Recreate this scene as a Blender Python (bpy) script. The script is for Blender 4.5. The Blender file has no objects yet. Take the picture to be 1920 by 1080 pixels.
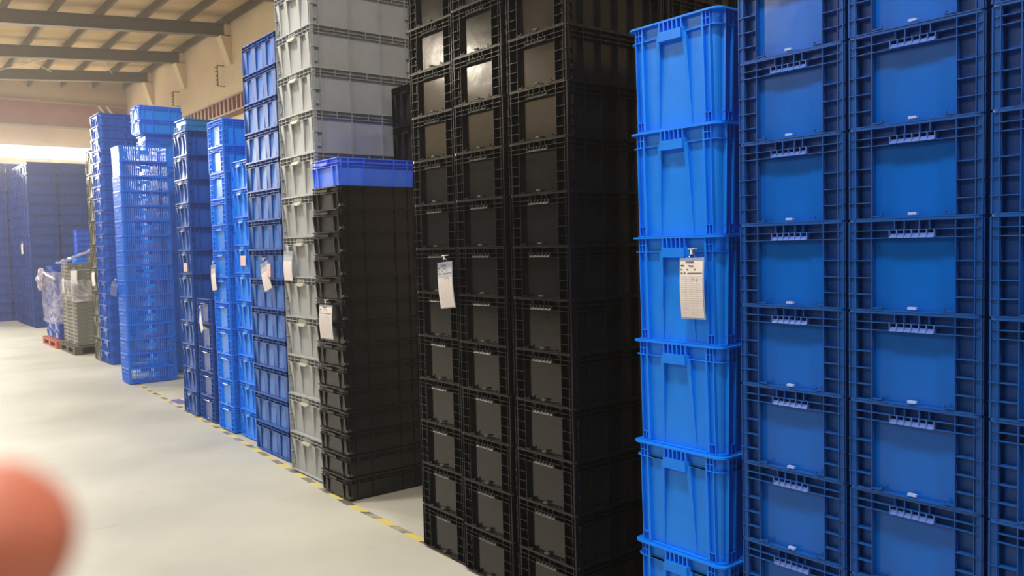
import bpy, bmesh, math, random
from mathutils import Vector, Matrix
random.seed(7)
scene = bpy.context.scene
COL = scene.collection
PI = math.pi

# ------------------------------------------------------------------ camera, world, lights, exposure
CAM = Vector((0.0, 0.0, 1.612))
YAW, PITCH, ROLL = 0.6715, 0.0515, -0.02357
FPX = 1553.8
fwd = Vector((math.sin(YAW)*math.cos(PITCH), math.cos(YAW)*math.cos(PITCH), -math.sin(PITCH)))
r0 = Vector((math.cos(YAW), -math.sin(YAW), 0)); u0 = r0.cross(fwd)
right = math.cos(ROLL)*r0 + math.sin(ROLL)*u0
up = -math.sin(ROLL)*r0 + math.cos(ROLL)*u0
cam_data = bpy.data.cameras.new('camera'); cam = bpy.data.objects.new('camera', cam_data); COL.objects.link(cam)
M = Matrix((right, up, -fwd)).transposed().to_4x4(); M.translation = CAM
cam.matrix_world = M
cam_data.sensor_width = 36; cam_data.lens = FPX*36/1920
cam_data.clip_start = 0.01; cam_data.clip_end = 200
cam_data.dof.use_dof = True; cam_data.dof.focus_distance = 3.2; cam_data.dof.aperture_fstop = 7.0
scene.camera = cam

world = bpy.data.worlds.new('world'); scene.world = world; world.use_nodes = True
world.node_tree.nodes['Background'].inputs[0].default_value = (1.0, .95, .88, 1)
world.node_tree.nodes['Background'].inputs[1].default_value = 0.32
# thin scattering volume, added to imitate lens glow around the bright strip
wv = world.node_tree.nodes.new('ShaderNodeVolumeScatter'); wv.inputs['Density'].default_value = .0036; wv.inputs['Anisotropy'].default_value = .55
wv.inputs['Color'].default_value = (1, .97, .9, 1)
world.node_tree.links.new(wv.outputs[0], world.node_tree.nodes['World Output'].inputs['Volume'])

def area(name, loc, sx, sy, power, color, rot=(0, 0, 0)):
    l = bpy.data.lights.new(name, 'AREA'); l.shape = 'RECTANGLE'; l.size = sx; l.size_y = sy
    l.energy = power; l.color = color
    o = bpy.data.objects.new(name, l); o.location = loc; o.rotation_euler = rot; COL.objects.link(o); return o
WARM = (1.0, .93, .83)
LAMPS = [(.75, y) for y in (-3.0, 1.4, 5.6, 9.8, 14.0, 18.2, 22.4, 26.2)]+[(-4.2, y) for y in (1.4, 7.0, 12.6, 18.2)]
def roof_z(x): return 6.81 + .078*(x-7)      # underside of the roof panels
for lx, ly in LAMPS:
    if lx > 0: area('lamp_light', (lx, ly, roof_z(lx)-.70), .42, .42, 150, WARM)
    else:
        l_ = bpy.data.lights.new('lamp_light', 'POINT'); l_.energy = 230; l_.color = (1, .88, .7); l_.shadow_soft_size = .2
        o_ = bpy.data.objects.new('lamp_light', l_); o_.location = (lx, ly, roof_z(lx)-.95); COL.objects.link(o_)
# daylight through the strip window high in the far wall
wl_ = area('window_daylight', (2.0, 27.8, 4.69), 9.0, .36, 1500, (1.0, .95, .82), (-PI/2+.62, 0, 0)); wl_.data.spread = 1.7

scene.view_settings.view_transform = 'Standard'; scene.view_settings.look = 'None'
scene.view_settings.gamma = 1.0; scene.view_settings.use_curve_mapping = False
scene.view_settings.exposure = 0.12

# ------------------------------------------------------------------ materials
def lin(c): return tuple(((v/255)/12.92 if v/255 <= .04045 else ((v/255+.055)/1.055)**2.4) for v in c)+(1,)
MATS = {}
def mat(name, rgb, rough=.5, spec=.5, metal=0, noise=0.0, nscale=6, bump=0.0, bscale=60, trans=0, alpha=1, emit=None, es=0, coat=0, rvar=0):
    if name in MATS: return MATS[name]
    m = bpy.data.materials.new(name); m.use_nodes = True; nt = m.node_tree; b = nt.nodes['Principled BSDF']
    b.inputs['Base Color'].default_value = lin(rgb); b.inputs['Roughness'].default_value = rough
    b.inputs['Specular IOR Level'].default_value = spec; b.inputs['Metallic'].default_value = metal
    b.inputs['Transmission Weight'].default_value = trans; b.inputs['Alpha'].default_value = alpha
    b.inputs['Coat Weight'].default_value = coat
    tc = nt.nodes.new('ShaderNodeTexCoord')
    if noise or rvar:
        n = nt.nodes.new('ShaderNodeTexNoise'); n.inputs['Scale'].default_value = nscale; n.inputs['Detail'].default_value = 5
        nt.links.new(tc.outputs['Object'], n.inputs['Vector'])
        if noise:
            r = nt.nodes.new('ShaderNodeValToRGB'); c = lin(rgb)
            r.color_ramp.elements[0].position = .3; r.color_ramp.elements[1].position = .7
            r.color_ramp.elements[0].color = tuple(v*(1-noise) for v in c[:3])+(1,)
            r.color_ramp.elements[1].color = tuple(min(1, v*(1+noise)+.15*noise*.1) for v in c[:3])+(1,)
            nt.links.new(n.outputs['Fac'], r.inputs['Fac']); nt.links.new(r.outputs['Color'], b.inputs['Base Color'])
        if rvar:
            mr = nt.nodes.new('ShaderNodeMapRange'); mr.inputs['To Min'].default_value = max(.02, rough-rvar); mr.inputs['To Max'].default_value = rough+rvar
            nt.links.new(n.outputs['Fac'], mr.inputs['Value']); nt.links.new(mr.outputs['Result'], b.inputs['Roughness'])
    if bump:
        n2 = nt.nodes.new('ShaderNodeTexNoise'); n2.inputs['Scale'].default_value = bscale
        nt.links.new(tc.outputs['Object'], n2.inputs['Vector'])
        bp = nt.nodes.new('ShaderNodeBump'); bp.inputs['Strength'].default_value = bump; bp.inputs['Distance'].default_value = .004
        nt.links.new(n2.outputs['Fac'], bp.inputs['Height']); nt.links.new(bp.outputs['Normal'], b.inputs['Normal'])
    if emit is not None:
        b.inputs['Emission Color'].default_value = lin(emit); b.inputs['Emission Strength'].default_value = es
    MATS[name] = m; return m

def plastic(name, rgb, rough=.34, spec=.36):
    return mat(name, rgb, rough, spec, noise=.06, nscale=9, bump=.12, bscale=14, rvar=.06)
P_NAVY = plastic('navy_plastic', (8, 76, 160), .36)
P_NAVYP = plastic('navy_panel_plastic', (0, 92, 196), .2)
P_MID = plastic('mid_blue_plastic', (14, 92, 196), .36)
P_DARKB = plastic('dark_blue_plastic', (18, 82, 172), .38)
P_AZURE = plastic('azure_plastic', (0, 128, 250), .36)
P_BRIGHT = plastic('bright_blue_plastic', (0, 132, 250), .36)
P_SKY = plastic('perforated_blue_plastic', (0, 116, 236), .4)
P_VIOLET = plastic('ultramarine_plastic', (62, 116, 255), .4)
P_GREY = plastic('grey_plastic', (158, 164, 170), .4)
P_BLACK = plastic('black_plastic', (12, 13, 19), .27, .4)
P_BLACKP = plastic('black_panel_plastic', (17, 17, 19), .15, .5)
P_OLIVE = plastic('dark_olive_plastic', (98, 100, 92), .4)
P_SLATE = plastic('slate_grey_plastic', (124, 126, 122), .45)
P_LID = plastic('pale_blue_plastic', (60, 130, 225), .38)
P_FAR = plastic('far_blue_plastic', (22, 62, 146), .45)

# ------------------------------------------------------------------ helpers
def obj(name, data, parent=None, loc=None):
    o = bpy.data.objects.new(name, data); COL.objects.link(o)
    if parent: o.parent = parent
    if loc: o.location = loc
    return o
def tag(o, label, cat, group=None):
    o['label'] = label; o['category'] = cat
    if group: o['group'] = group
    return o
def mesh(name, bm, m, smooth=False):
    bmesh.ops.recalc_face_normals(bm, faces=bm.faces)
    me = bpy.data.meshes.new(name); bm.to_mesh(me); bm.free()
    if m is not None: me.materials.append(m)
    if smooth:
        for p in me.polygons: p.use_smooth = True
    return me
def box(bm, x0, x1, y0, y1, z0, z1):
    v = [bm.verts.new(p) for p in ((x0,y0,z0),(x1,y0,z0),(x1,y1,z0),(x0,y1,z0),(x0,y0,z1),(x1,y0,z1),(x1,y1,z1),(x0,y1,z1))]
    for f in ((3,2,1,0),(4,5,6,7),(0,1,5,4),(1,2,6,5),(2,3,7,6),(3,0,4,7)): bm.faces.new([v[i] for i in f])
def hexa(bm, pts):
    v = [bm.verts.new(p) for p in pts]
    for f in ((3,2,1,0),(4,5,6,7),(0,1,5,4),(1,2,6,5),(2,3,7,6),(3,0,4,7)): bm.faces.new([v[i] for i in f])
def tube(bm, pts, r, seg=8):
    rings = []
    for i, p in enumerate(pts):
        p = Vector(p); a = Vector(pts[max(0, i-1)]); b = Vector(pts[min(len(pts)-1, i+1)])
        t = (b-a).normalized(); s = t.cross(Vector((0, 0, 1)))
        if s.length < .01: s = t.cross(Vector((0, 1, 0)))
        s.normalize(); w = t.cross(s)
        rings.append([bm.verts.new(p+r*(math.cos(2*PI*k/seg)*s+math.sin(2*PI*k/seg)*w)) for k in range(seg)])
    for a, b in zip(rings, rings[1:]):
        for k in range(seg): bm.faces.new((a[k], a[(k+1) % seg], b[(k+1) % seg], b[k]))
    bm.faces.new(rings[0][::-1]); bm.faces.new(rings[-1])
def rloop(hx, hy, r, z, n=4):
    r = min(r, hx*.9, hy*.9); out = []
    for cx, cy, a0 in ((hx-r, hy-r, 0), (-hx+r, hy-r, 90), (-hx+r, -hy+r, 180), (hx-r, -hy+r, 270)):
        for k in range(n+1):
            a = math.radians(a0+90*k/n); out.append((cx+r*math.cos(a), cy+r*math.sin(a), z))
    return out
def loft(bm, loops, close=False, cap0=False, cap1=False):
    rs = [[bm.verts.new(p) for p in l] for l in loops]
    prs = list(zip(rs, rs[1:]))+([(rs[-1], rs[0])] if close else [])
    for a, b in prs:
        n = len(a)
        for i in range(n): bm.faces.new((a[i], a[(i+1) % n], b[(i+1) % n], b[i]))
    if cap0: bm.faces.new(rs[0][::-1])
    if cap1: bm.faces.new(rs[-1])

# ------------------------------------------------------------------ crate builder (local: front face looks to -X, long axis along X, origin at the base centre)
class Crate:
    """one crate type: shell, rims, ribs, handles, panels; meshes are shared by all its copies"""
    def __init__(s, dx, dy, p, m, rd=.022, r=.018, taper=0, seg=4):
        s.dx, s.dy, s.p, s.m, s.rd, s.r, s.taper, s.seg = dx, dy, p, m, rd, r, taper, seg
        s.h = p+.012; s.parts = []; s.rib = bmesh.new()
        b = bmesh.new(); hx, hy = dx/2, dy/2; t = taper; w = rd
        foot = .016+w
        L = lambda ax, z, ra=None: rloop(hx-ax, hy-ax, r if ra is None else ra, z, seg)
        loops = [L(foot+t, 0), L(foot+t, .0135), L(w+t, .0145), L(w, s.h-.001), L(w+.003, s.h-.001), L(w+t+.003, .02)]
        loft(b, loops, cap0=True, cap1=True)
        s.parts.append(('shell', mesh('shell', b, m)))
    def ring(s, z0, z1, out=0, bm=None):
        hx, hy = s.dx/2+out, s.dy/2+out
        a = s.rd+.0012
        t0 = s.taper*(1-z0/s.h)
        loft(bm or s.rib, [rloop(hx-t0, hy-t0, s.r+.006, z0, s.seg), rloop(hx-t0, hy-t0, s.r+.006, z1, s.seg),
             rloop(s.dx/2-a-t0, s.dy/2-a-t0, s.r, z1, s.seg), rloop(s.dx/2-a-t0, s.dy/2-a-t0, s.r, z0, s.seg)], close=True)
    def w(s, face): return s.dy if face in ('-x', '+x') else s.dx
    def P(s, face, u, n, z):
        if face == '-x': return (-s.dx/2-n, -u, z)
        if face == '+x': return (s.dx/2+n, u, z)
        if face == '-y': return (u, -s.dy/2-n, z)
        return (-u, s.dy/2+n, z)
    def bar(s, face, u0, u1, z0, z1, d0, d1, bm=None):
        """box on a face; d = depth below the envelope (0 = flush, positive inward)"""
        P = lambda u, d, z: s.P(face, u, -d-s.taper*(1-z/s.h), z)
        hexa(bm or s.rib, [P(u0, d1, z0), P(u1, d1, z0), P(u1, d0, z0), P(u0, d0, z0), P(u0, d1, z1), P(u1, d1, z1), P(u1, d0, z1), P(u0, d0, z1)])
    def gus(s, face, uc, wt, wb, z0, z1, dt, db, bm=None, skew=0):
        """tapered gusset: width wt at the top, wb at the bottom; depth dt at top, db at the bottom"""
        P = lambda u, d, z: s.P(face, u, -d-s.taper*(1-z/s.h), z)
        D = s.rd+.001; u2 = uc+skew
        hexa(bm or s.rib, [P(u2-wb/2, D, z0), P(u2+wb/2, D, z0), P(u2+wb/2, db, z0), P(u2-wb/2, db, z0), P(uc-wt/2, D, z1), P(uc+wt/2, D, z1), P(uc+wt/2, dt, z1), P(uc-wt/2, dt, z1)])
    def add(s, name, bm, m): s.parts.append((name, mesh(name, bm, m)))
    def done(s, m=None):
        s.parts.insert(1, ('rib_frame', mesh('rib_frame', s.rib, m or s.m))); return s
    def place(s, name, x, y, z, label, cat='crate', group=None, rz=0.0):
        """x = front plane, y = centre, z = base"""
        t = bpy.data.objects.new(name, None); COL.objects.link(t); t.empty_display_size = .05
        t.location = (x+s.dx/2, y, z); t.rotation_euler = (0, 0, rz)
        tag(t, label, cat, group)
        for n, me in s.parts: obj(n, me, t)
        return t

T = .0026
def ladder_crate(dx, dy, p, m, mp, mh, rd=.026, big=True):
    """heavy box: three rims, ladder corners, smooth sunk panel, comb handle"""
    c = Crate(dx, dy, p, m, rd=rd, r=.012)
    h = c.h
    c.ring(h-.007, h); c.ring(h-.115*p-T, h-.115*p); c.ring(h-.20*p-T, h-.20*p)
    c.ring(.013, .0165)
    for f in ('-x', '+x'):
        w = c.w(f)
        for u in (-.487, -.44, -.31, .31, .44, .487): c.bar(f, u*w-T/2, u*w+T/2, .015, h-.005, 0, rd+.001)
        for fr in (.443, .63, .812):
            for sg in (-1, 1):
                a, b = sorted((sg*.31*w, sg*.497*w)); c.bar(f, a, b, h-fr*p-T, h-fr*p, 0, rd+.001)
        for u in (-.128, -.055, .055, .128): c.bar(f, u*w-T/2, u*w+T/2, h-.115*p, h-.006, 0, rd+.001)
    for f in ('-y', '+y'):
        w = c.w(f)
        for u in (-.49, -.44, -.34, -.17, 0, .17, .34, .44, .49): c.bar(f, u*w-T/2, u*w+T/2, .015, h-.005, 0, rd+.001)
        for fr in (.443, .63, .812):
            for sg in (-1, 1):
                a, b = sorted((sg*.44*w, sg*.498*w)); c.bar(f, a, b, h-fr*p-T, h-fr*p, 0, rd+.001)
    c.done()
    for f in ('-x', '+x'):
        w = c.w(f)
        b = bmesh.new(); c.bar(f, -.307*w, .307*w, .017, h-.20*p-.004, rd-.003, rd+.002, b); 
        c.add('face_panel', b, mp)
        b = bmesh.new()
        n = 6; a = -.165*w; st = .33*w/n
        for i in range(n+1): c.bar(f, a+i*st-T/2, a+i*st+T/2, h-.20*p, h-.115*p, -.003, rd, b)
        for i in range(n):
            c.gus(f, a+(i+.5)*st, st*.92, st*.92, h-.205*p, h-.158*p, .004, -.006, b)
        c.add('handle', b, mh)
        b = bmesh.new()
        zc = .018
        c.bar(f, -.012*1, .012, zc+.004, zc+.011, -.001, .012, b)
        c.add('label_clip', b, mat('clip_plastic', (150, 176, 230), .4) if m is not P_BLACK else mat('clip_plastic_dark', (62, 62, 64), .4))
        for sg in (-1, 1):
            b = bmesh.new()
            a, e = sorted((sg*.305*w, sg*.235*w)); c.bar(f, a, e, zc+.001, zc+.005, 0, .014, b)
            q = sg*.235*w; c.bar(f, q-.0025, q+.0025, zc+.001, zc+.012, 0, .006, b)
            c.add('label_hook', b, m)
    return c

def gusset_crate(dx, dy, p, m, mh=None, rd=.022, fu=(-.40, -.17, .17, .40), su=(-.47, -.42, -.14, .16, .42, .47), longfront=False):
    """grey / dark blue boxes with tapered gussets under the rim and a cupped handle"""
    c = Crate(dx, dy, p, m, rd=rd, r=.012, taper=.003); h = c.h; mh = mh or m
    c.ring(h-.006, h, .002); c.ring(h-.10*p-T, h-.10*p); c.ring(h-.175*p-T, h-.175*p); c.ring(.013, .016)
    for f in ('-x', '+x'):
        w = c.w(f)
        for u in fu: c.gus(f, u*w, .085*w, .012*w, .10*p, h-.175*p, 0, rd*.9, skew=math.copysign(.02*w, -u))
        for u in (-.485, .485): c.bar(f, u*w-T/2, u*w+T/2, .015, h-.004, 0, rd+.001)
        for u in [v*1.0 for v in fu]+[.285, -.285]: c.bar(f, u*w-T/2, u*w+T/2, h-.175*p, h-.004, .0, rd+.001)
    for f in ('-y', '+y'):
        w = c.w(f)
        for u in su: c.bar(f, u*w-T/2, u*w+T/2, .015, h-.004, 0, rd+.001)
        for u in (-.28, .02, .29): c.bar(f, u*w-T/2, u*w+T/2, h-.175*p, h-.004, 0, rd+.001)
        for sg in (-1, 1):
            a, b = sorted((sg*.42*w, sg*.497*w)); c.bar(f, a, b, h-.52*p-.004, h-.52*p, -.002, rd+.001)
            c.bar(f, a+.006, b-.012, h-.86*p, h-.78*p, .004, rd+.001)
    c.done()
    for f in ('-x', '+x'):
        w = c.w(f); b = bmesh.new(); hw = .105*w
        for i in range(5):
            u = -hw+.02*w+i*(2*hw-.04*w)/4; c.bar(f, u-T*.8, u+T*.8, h-.17*p, h-.05*p, -.004, rd, b)
        N = 5
        for i in range(N):
            u0 = -hw+i*2*hw/N; u1 = u0+2*hw/N
            d = lambda u: h-(.195+.035*(1-(u/hw)**2))*p
            P = lambda u, dd, z: c.P(f, u, -dd, z)
            hexa(b, [P(u0, rd, d(u0)), P(u1, rd, d(u1)), P(u1, -.012, d(u1)), P(u0, -.012, d(u0)), P(u0, rd, h-.155*p), P(u1, rd, h-.155*p), P(u1, -.012, h-.155*p), P(u0, -.012, h-.155*p)])
        c.add('handle', b, mh)
    return c

def big_tote(dx, dy, p, m):
    """tall azure tote: overhanging rim, tapered walls, block handle, cell corners"""
    rd = .014
    c = Crate(dx, dy, p, m, rd=rd, r=.034, taper=.009, seg=6); h = c.h
    c.ring(h-.007, h+.000, .006); c.ring(.013, .018, -.001); c.ring(h-.14*p-T, h-.14*p)
    for f in ('-x', '+x', '-y', '+y'):
        w = c.w(f); k = .40/w if f in ('-y', '+y') else 1
        e = .405*w if f in ('-x', '+x') else .43*w
        us = (-.33, .33) if f in ('-x', '+x') else (-.36, -.18, .18, .36)
        for u in us: c.gus(f, u*w, .007, .012, .02, h-.005, 0, .001)
        for sg in (-1, 1):
            c.bar(f, sg*e-T/2, sg*e+T/2, .018, h-.005, 0, rd+.001)
            a, b = sorted((sg*us[-1]*w, sg*.488*w))
            a, b = sorted((sg*us[-1]*w, sg*(w/2-.04)))
            c.bar(f, a, b, h-.075*p-T, h-.075*p, 0, rd+.001)
            c.bar(f, (a+b)/2-T/2, (a+b)/2+T/2, h-.14*p, h-.004, 0, rd+.001)
            c.bar(f, a, b, .13*p-T, .13*p, 0, rd+.001)
            c.bar(f, (a+b)/2-T/2, (a+b)/2+T/2, .018, .13*p, 0, rd+.001)
            a2, b2 = sorted((sg*us[-1]*w, sg*.12*w)); c.bar(f, a2, b2, h-.14*p-T, h-.14*p, 0, rd+.001)
            o_ = 0
            c.gus(f, sg*.15*w+o_, .012, .006, .02, h-.14*p, -.003, rd*.9, skew=sg*.012)
            c.gus(f, sg*.13*w+o_, .010, .004, .02, h-.10*p, -.004, rd*.9, skew=sg*.024)
    c.done()
    for f in ('-x', '+x'):
        w = c.w(f); b = bmesh.new()
        o_ = 0
        c.bar(f, o_-.125*w, o_+.125*w, h-.19*p, h-.105*p, -.012, rd, b)
        c.bar(f, o_-.13*w, o_+.13*w, h-.195*p, h-.185*p, -.015, rd, b)
        for i in range(6): u = o_-.12*w+i*.048*w; c.bar(f, u-T, u+T, h-.11*p, h-.005, -.006, rd, b)
        c.add('handle', b, m)
    return c

def wide_rib_box(dx, dy, p, m, mp):
    """dark blue box showing its long side: wide raised ribs between flat panels"""
    rd = .02; c = Crate(dx, dy, p, m, rd=rd, r=.012); h = c.h
    c.ring(h-.006, h, .002); c.ring(h-.11*p-T, h-.11*p); c.ring(h-.19*p-T, h-.19*p); c.ring(.013, .017)
    for f in ('-x', '+x', '-y', '+y'):
        w = c.w(f)
        for u in (-.43, -.16, .16, .43): c.gus(f, u*w, .13*w, .075*w, .018, h-.19*p, .003, rd*.75)
        for u in (-.49, -.3, -.16, -.02, .12, .3, .45, .49): c.bar(f, u*w-T/2, u*w+T/2, h-.19*p, h-.004, 0, rd+.001)
        for u in (-.49, .49): c.bar(f, u*w-T/2, u*w+T/2, .015, h-.004, 0, rd+.001)
    c.done()
    for u in (-.295, 0, .295):
        b = bmesh.new(); c.bar('-x', u*dy-.07*dy, u*dy+.07*dy, .02, h-.20*p, rd-.0025, rd+.001, b)
        c.add('face_panel', b, mp)
    return c

def shallow_box(dx, dy, p, m, hm=None, rd=.014, catch=True):
    c = Crate(dx, dy, p, m, rd=rd, r=.02, taper=.003); h = c.h
    c.ring(h-.006, h, .001); c.ring(h-.17*p-T, h-.17*p); c.ring(h-.27*p-T, h-.27*p)
    for f in ('-x', '+x'):
        w = c.w(f)
        for u in (-.44, -.27, .27, .44): c.gus(f, u*w, .018, .010, .015, h-.27*p, 0, rd*.7)
    for f in ('-y', '+y'):
        w = c.w(f)
        for u in (-.46, -.37, -.18, .2, .37, .46): c.gus(f, u*w, .008, .005, .015, h-.004, 0, rd*.7)
    c.done()
    for f in ('-x', '+x'):
        w = c.w(f); b = bmesh.new(); c.bar(f, -.13*w, .13*w, h-.22*p, h-.12*p, -.006, rd, b)
        for i in range(5): u = -.12*w+i*.06*w; c.bar(f, u-T/2, u+T/2, h-.12*p, h-.01, -.003, rd, b)
        c.add('handle', b, hm or m)
    return c

def perforated_crate(dx, dy, p, m):
    rd = .010; c = Crate(dx, dy, p, m, rd=rd, r=.03, taper=.004, seg=4); h = c.h
    c.parts.clear(); b = bmesh.new(); hx, hy = dx/2-rd-.004, dy/2-rd-.004
    loft(b, [rloop(hx-.012, hy-.012, .03, 0), rloop(hx-.012, hy-.012, .03, .013), rloop(hx, hy, .03, .0145), rloop(hx, hy, .03, .024), rloop(hx-.003, hy-.003, .03, .024)], cap0=True, cap1=True)
    for sx in (-1, 1):
        for sy in (-1, 1):
            x0, x1 = sorted((sx*(dx/2-.008), sx*(dx/2-.030))); y0, y1 = sorted((sy*(dy/2-.008), sy*(dy/2-.030))); box(b, x0, x1, y0, y1, .02, h-.004)
    c.parts.append(('shell', mesh('shell', b, m)))
    c.ring(h-.010, h, .004); c.ring(.50*p-.004, .50*p); c.ring(.26*p-.003, .26*p); c.ring(.76*p-.004, .76*p); c.ring(.013, .02)
    for f in ('-x', '+x', '-y', '+y'):
        w = c.w(f); n = int(w*.86/.023)
        for i in range(n+1):
            u = -.43*w+i*.86*w/n
            if abs(u) < .05 and f in ('-y', '+y'): 
                c.bar(f, u-.0045, u+.0045, .02, .5*p, .001, rd+.001); continue
            c.bar(f, u-.0045, u+.0045, .02, h-.006, .001, rd+.001)
    c.done()
    for f in ('-y', '+y'):
        b = bmesh.new(); c.bar(f, -.055, .055, .54*p, .74*p, -.001, rd, b); c.add('name_plate', b, P_BRIGHT)
    for f in ('-x', '+x'):
        b = bmesh.new(); c.bar(f, -.07, .07, h-.32*p, h-.24*p, -.005, rd, b); c.add('handle', b, m)
    return c

def nub_crate(dx, dy, p, m):
    rd = .018; c = Crate(dx, dy, p, m, rd=rd, r=.03, taper=.004, seg=4); h = c.h
    c.ring(h-.009, h, .005); c.ring(h-.33*p-.003, h-.33*p)
    for f in ('-x', '+x', '-y', '+y'):
        w = c.w(f)
        for u in (-.38, -.3, -.12, .12, .3, .38): c.bar(f, u*w-.003, u*w+.003, .016, h-.33*p, .003, rd+.001)
    c.done()
    for f, us in (('-x', (-.32, .32)), ('-y', (.10, .25, .40))):
        for u in us:
            b = bmesh.new(); c.bar(f, u*c.w(f)-.018, u*c.w(f)+.018, h-.62*p, h-.12*p, -.008, rd, b); c.add('latch', b, m)
    return c

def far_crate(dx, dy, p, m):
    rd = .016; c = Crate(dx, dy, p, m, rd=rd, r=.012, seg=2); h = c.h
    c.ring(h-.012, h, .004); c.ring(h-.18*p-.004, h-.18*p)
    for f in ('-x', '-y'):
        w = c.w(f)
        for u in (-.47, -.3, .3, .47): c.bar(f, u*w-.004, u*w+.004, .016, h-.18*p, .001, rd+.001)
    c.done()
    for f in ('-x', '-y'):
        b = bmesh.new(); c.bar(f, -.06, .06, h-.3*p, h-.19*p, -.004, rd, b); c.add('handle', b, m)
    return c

ORD = ['lowest', 'second', 'third', 'fourth', 'fifth', 'sixth', 'seventh', 'eighth', 'ninth', 'tenth', 'eleventh', 'twelfth', 'thirteenth', 'fourteenth', 'fifteenth', 'sixteenth', 'seventeenth', 'eighteenth', 'nineteenth', 'twentieth', 'twenty-first', 'twenty-second', 'twenty-third', 'twenty-fourth']
def upto(k, n):
    if k == 0: return 'lowest'
    if k == n-1: return 'topmost'
    return ORD[k]+' from the floor'
def downto(k, n):
    d = n-1-k
    return 'topmost' if d == 0 else ORD[d]+' from the top'
def stack(c, name, x, y, n, fmt, cat='crate', group=None, z0=0.0, jit=.002, order=upto, pitch=None, rz=0):
    """n crates on top of each other; fmt has {o} for which one in the stack"""
    out = []
    for k in range(n):
        out.append(c.place(name, x+random.uniform(-jit, jit), y+random.uniform(-jit, jit)*.5, z0+k*(pitch or c.p), fmt.format(o=order(k, n)), cat, group, rz=rz))
    return out

# ------------------------------------------------------------------ the setting
X0, X1, Y0, Y1 = -7.0, 7.0, -5.0, 28.0
def struct(name, bm, m, parent=None):
    o = obj(name, mesh(name, bm, m), parent); 
    if parent is None: o['kind'] = 'structure'
    return o
# floor: pale grey-green painted concrete with scuffs
mf = bpy.data.materials.new('painted_concrete'); mf.use_nodes = True; nt = mf.node_tree; b = nt.nodes['Principled BSDF']
tc = nt.nodes.new('ShaderNodeTexCoord')
n1 = nt.nodes.new('ShaderNodeTexNoise'); n1.inputs['Scale'].default_value = .7; n1.inputs['Detail'].default_value = 6
n2 = nt.nodes.new('ShaderNodeTexNoise'); n2.inputs['Scale'].default_value = 2.3; n2.inputs['Detail'].default_value = 4; n2.inputs['Roughness'].default_value = .45
mp_ = nt.nodes.new('ShaderNodeMapping'); mp_.inputs['Scale'].default_value = (1.0, 2.6, 1)
nt.links.new(tc.outputs['Object'], n1.inputs['Vector']); nt.links.new(tc.outputs['Object'], mp_.inputs['Vector']); nt.links.new(mp_.outputs['Vector'], n2.inputs['Vector'])
r1 = nt.nodes.new('ShaderNodeValToRGB'); r1.color_ramp.elements[0].color = lin((170, 171, 163)); r1.color_ramp.elements[1].color = lin((192, 193, 184))
r1.color_ramp.elements[0].position = .35; r1.color_ramp.elements[1].position = .65
r2 = nt.nodes.new('ShaderNodeValToRGB'); r2.color_ramp.elements[0].position = .66; r2.color_ramp.elements[1].position = .80
r2.color_ramp.elements[0].color = (0, 0, 0, 1); r2.color_ramp.elements[1].color = (.55, .55, .55, 1)
mx = nt.nodes.new('ShaderNodeMixRGB'); mx.inputs[2].default_value = lin((158, 142, 104))
nt.links.new(n1.outputs['Fac'], r1.inputs['Fac']); nt.links.new(n2.outputs['Fac'], r2.inputs['Fac'])
nt.links.new(r2.outputs['Color'], mx.inputs[0]); nt.links.new(r1.outputs['Color'], mx.inputs[1]); nt.links.new(mx.outputs[0], b.inputs['Base Color'])
mr = nt.nodes.new('ShaderNodeMapRange'); mr.inputs['To Min'].default_value = .42; mr.inputs['To Max'].default_value = .6
nt.links.new(n1.outputs['Fac'], mr.inputs['Value']); nt.links.new(mr.outputs['Result'], b.inputs['Roughness'])
bm = bmesh.new(); box(bm, X0, X1, Y0, Y1, -.1, 0); struct('floor', bm, mf)
m_wall = mat('cream_wall', (228, 206, 172), .85, .2, noise=.05, nscale=1.2)
m_back = mat('tan_back_wall', (176, 152, 122), .85, .2, noise=.08, nscale=.8)
ZT = 7.4
bm = bmesh.new(); box(bm, X1, X1+.2, Y0, Y1, 0, ZT); struct('wall_right', bm, m_wall)
bm = bmesh.new(); box(bm, X0-.2, X0, Y0, Y1, 0, ZT); wl = struct('wall_left', bm, m_wall)
bm = bmesh.new(); box(bm, X0-.2, X1+.2, Y0-.2, Y0, 0, ZT); wf = struct('wall_front', bm, m_wall)
m_dark_refl = mat('dark_reflection_panel', (20, 24, 34), .6, .3, noise=.1, nscale=1)  # unseen panels added low on two walls to darken the crates' reflections
bm = bmesh.new(); box(bm, X0, X0+.04, Y0, Y1, 0, 3.9); struct('dark_reflection_panel', bm, m_dark_refl, wl)
bm = bmesh.new(); box(bm, X0, X1, Y0, Y0+.04, 0, 3.9); struct('dark_reflection_panel', bm, m_dark_refl, wf)
# back wall with the strip window opening
WX0, WX1, WZ0, WZ1 = -2.5, 6.6, 4.50, 4.88
bm = bmesh.new()
box(bm, X0-.2, X1+.2, Y1, Y1+.2, 0, WZ0); box(bm, X0-.2, X1+.2, Y1, Y1+.2, WZ1, ZT)
box(bm, X0-.2, WX0, Y1, Y1+.2, WZ0, WZ1); box(bm, WX1, X1+.2, Y1, Y1+.2, WZ0, WZ1)
wb = struct('wall_back', bm, m_back)
bm = bmesh.new(); box(bm, X0, X1, Y1-.03, Y1, 5.47, 6.18); struct('red_sheet_band', bm, mat('dull_red_sheet', (138, 84, 74), .7, .3, noise=.12, nscale=2), wb)
bm = bmesh.new(); box(bm, X0, X1, Y1-.09, Y1-.031, 6.16, 6.21); struct('trim_1', bm, mat('steel_trim', (150, 128, 104), .6))
bm = bmesh.new(); box(bm, X0, X1, Y1-.09, Y1-.031, 5.43, 5.48); struct('trim_2', bm, mat('steel_trim', (150, 128, 104), .6))
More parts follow.
